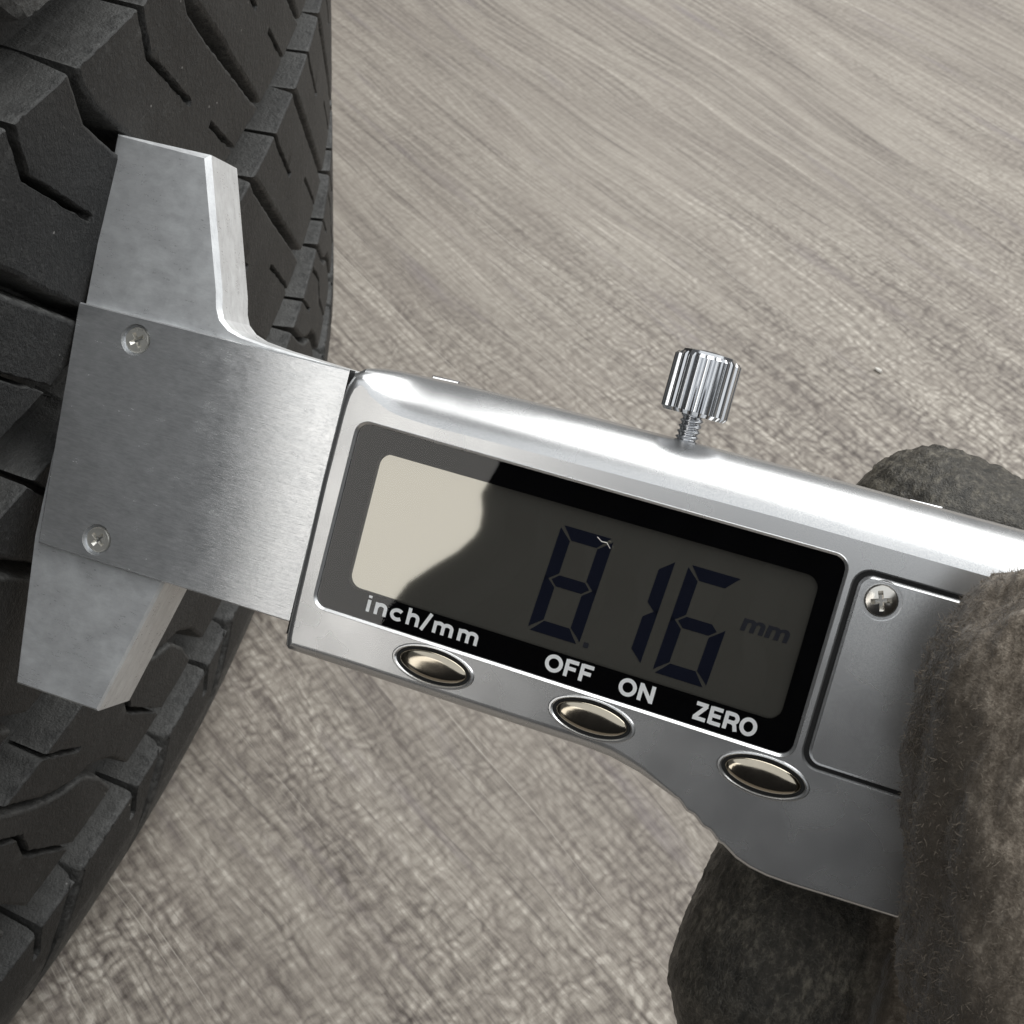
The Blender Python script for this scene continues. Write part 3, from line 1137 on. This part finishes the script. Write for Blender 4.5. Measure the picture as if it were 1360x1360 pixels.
THUMB = [(77, -6.5, 12.2, 12.0), (79, -18, 13, 12.6), (82.5, -30, 12.5, 13), (88.5, -43, 9, 13.8), (98, -62, 3, 16), (110, -84, -4, 20)]
INDEX = [(66.5, 3.0, -27, 12.0), (80, 0, -29, 12.2), (97, -8, -30, 12.5), (114, -26, -24, 14), (112, -62, -14, 18)]
MIDDLE = [(65.6, -46.5, -24.5, 15.0), (64.8, -55, -23, 15.4), (70, -66, -22, 13.5), (84, -80, -18, 13.5), (104, -84, -16, 16)]
RING = [(84, -30, -34, 11), (82, -50, -27, 12), (84, -68, -22, 12.5), (96, -86, -18, 13), (110, -92, -14, 15)]
LITTLE = [(74, -78, -36, 10), (76, -90, -26, 10.5), (90, -102, -18, 11), (110, -104, -12, 14)]
PALM = [(104, -58, -14, 19), (110, -80, -10, 24), (124, -104, -6, 25), (160, -150, -2, 26), (200, -200, 0, 30)]
FOLD = [(73.0, -37, -15.5, 2.6), (75.4, -44, -11, 3.0), (75.6, -53, -9.5, 3.0), (73, -64, -11, 2.8)]
for L in (FOLD, THUMB, INDEX, MIDDLE, RING, LITTLE, PALM):
    limb(L)
hob = build("gloved_hand", hm.v, hm.f, None, None, merge=False)
hob.matrix_world = MC
md = hob.modifiers.new("r", 'REMESH')
md.mode = 'VOXEL'
md.voxel_size = .00075
md2 = hob.modifiers.new("s", 'SMOOTH')
md2.iterations = 6
md2.factor = .5
dg = bpy.context.evaluated_depsgraph_get()
me = bpy.data.meshes.new_from_object(hob.evaluated_get(dg))
hob.modifiers.clear()
old = hob.data
hob.data = me
bpy.data.meshes.remove(old)
nv = len(me.vertices)
co = np.empty(nv * 3, np.float32)
me.vertices.foreach_get("co", co)
co = co.reshape(-1, 3) / MM
no = np.empty(nv * 3, np.float32)
me.vertices.foreach_get("normal", no)
no = no.reshape(-1, 3)


def seg_dist(Q, chain):
    best = np.full(len(Q), 1e9)
    for a, b in zip(chain, chain[1:]):
        A, B = np.array(a[:3]), np.array(b[:3])
        t = np.clip(((Q - A) @ (B - A)) / ((B - A) @ (B - A)), 0, 1)
        d = np.linalg.norm(Q - (A + t[:, None] * (B - A)), axis=1) - (a[3] + (b[3] - a[3]) * t)
        best = np.minimum(best, d)
    return best


dt = np.minimum(seg_dist(co, THUMB[:5]), seg_dist(co, FOLD))
do = np.minimum.reduce([seg_dist(co, c) for c in (INDEX, MIDDLE, RING, LITTLE)])
coat = np.clip((dt - do) / 4 + .5, 0, 1)
disp = np.zeros(nv)
for i in range(nv):
    x, y, z = co[i]
    k = coat[i]
    a = b = 0.
    if k < 1:
        a = .5 * noise.fractal((x * .8, y * .45, z * .8), 1., 2., 3) + .3 * noise.noise((x * 1.5, y * 1.1, z * 1.5)) + 1.5 * noise.noise((x * .24, y * .05, z * .24)) + .7 * noise.noise((x * .12, y * .05, z * .12))
    if k > 0:
        wx = .8 * noise.noise((x * .3, y * .3, z * .3 + 9))
        f1 = noise.voronoi((x * .5 + wx, y * .5 - wx, z * .5 + wx))[0]
        b = .75 * min(f1[1] - f1[0], .5) - .3 + .28 * noise.fractal((x * .5, y * .5, z * .5), 1., 2., 4) + .5 * noise.noise((x * .1, y * .1, z * .1))
        if co[i][1] < -33:
            b *= .55
    disp[i] = a * (1 - k) + b * k
co2 = (co + no * disp[:, None]) * MM
me.vertices.foreach_set("co", co2.astype(np.float32).ravel())
# shade painted into the knit colour on the thumb's left and lower side
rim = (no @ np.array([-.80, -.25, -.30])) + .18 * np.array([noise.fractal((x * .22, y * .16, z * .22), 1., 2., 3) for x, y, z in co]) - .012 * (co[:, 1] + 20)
painted_shade = np.clip((rim - .02) / .55, 0, .85)
gt = me.attributes.new("painted_shade", 'FLOAT', 'POINT')
gt.data.foreach_set("value", painted_shade.astype(np.float32))
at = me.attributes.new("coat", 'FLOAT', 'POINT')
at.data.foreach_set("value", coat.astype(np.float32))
me.materials.clear()
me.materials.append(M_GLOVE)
me.polygons.foreach_set("use_smooth", [True] * len(me.polygons))
me.update()
hob["label"] = "hand in a brown-grey work glove gripping the caliper"
hob["category"] = "gloved hand"

# fibres standing off the knitted back of the thumb
rng = np.random.default_rng(5)
npoly = len(me.polygons)
cen = np.empty(npoly * 3, np.float32)
me.polygons.foreach_get("center", cen)
cen = cen.reshape(-1, 3) / MM
nrm = np.empty(npoly * 3, np.float32)
me.polygons.foreach_get("normal", nrm)
nrm = nrm.reshape(-1, 3)
sel = np.where((seg_dist(cen, THUMB[:5]) < 2.5) & (cen[:, 1] > -62) & (cen[:, 0] < 96))[0]
sel = sel[seg_dist(cen[sel], THUMB[:4]) < np.minimum.reduce([seg_dist(cen[sel], c) for c in (INDEX, MIDDLE, RING, LITTLE)])]
pick = rng.choice(sel, 26000)
base_ = cen[pick] + rng.normal(0, .3, (len(pick), 3))
nn_ = nrm[pick]
base_ -= nn_ * ((base_ - cen[pick]) * nn_).sum(1, keepdims=True)
dr_ = nn_ * rng.uniform(.15, .9, (len(pick), 1)) + rng.normal(0, .75, (len(pick), 3))
dr_ /= np.linalg.norm(dr_, axis=1, keepdims=True)
sd_ = np.cross(dr_, rng.normal(0, 1, (len(pick), 3)))
sd_ /= np.linalg.norm(sd_, axis=1, keepdims=True)
ln_ = rng.uniform(.25, .75, (len(pick), 1))
mid2 = base_ + dr_ * ln_ * .55 + nn_ * .06
tip2 = mid2 + (dr_ + rng.normal(0, .5, (len(pick), 3))) * ln_ * .45
V = np.stack([base_ - sd_ * .03, base_ + sd_ * .03, mid2 + sd_ * .025, mid2 - sd_ * .025, tip2], 1).reshape(-1, 3) * MM
F = []
for i in range(len(pick)):
    k = i * 5
    F += [(k, k + 1, k + 2, k + 3), (k + 3, k + 2, k + 4)]
fme = bpy.data.meshes.new("fuzz")
fme.from_pydata(V.tolist(), [], F)
M_FUZZ = mat_simple("wool_fibre", (.24, .205, .165), .9, 0, .1)
fz = link("fuzz", fme, M_FUZZ, hob)
fz["kind"] = "stuff"

# ------------------------------------------------------------------ small dirt
lt = Mesh()
pts = [Vector(q) for q in ((30.0, -5.15, -.2), (30.6, -5.5, -.1), (31.2, -5.45, -.05), (31.7, -6.0, -.2))]
rs = [lt.ring([p_ + Vector((0, .055 * math.cos(a), .055 * math.sin(a))) for a in (0, 2.1, 4.2)]) for p_ in pts]
for a, b in zip(rs, rs[1:]):
    lt.bridge(a, b)
lo = build("lint", lt.v, lt.f, M_LINT, None, smooth=True)
lo.matrix_world = MC
lo["label"] = "tiny pale curl of lint on the display beside the 8"
lo["category"] = "lint"
cr = Mesh()
cx_, cy_ = 127.5, 251.0
bm = bmesh.new()
bmesh.ops.create_icosphere(bm, subdivisions=2, radius=1.0)
for v in bm.verts:
    q = v.co.copy()
    v.co = Vector((q.x * 1.35, q.y * .75, q.z * .5 + .45)) * (1 + .25 * noise.noise(q * 1.7)) * MM
me = bpy.data.meshes.new("crumb")
bm.to_mesh(me)
bm.free()
cb = link("crumb", me, M_LINT, None, True)
cb.location = (134.0 * MM, 266.7 * MM, 0)
cb.rotation_euler = (0, 0, rad(-40))
cb["label"] = "tiny white crumb lying on the floor above the glove"
cb["category"] = "crumb"
bpy.data.objects.remove(LS)
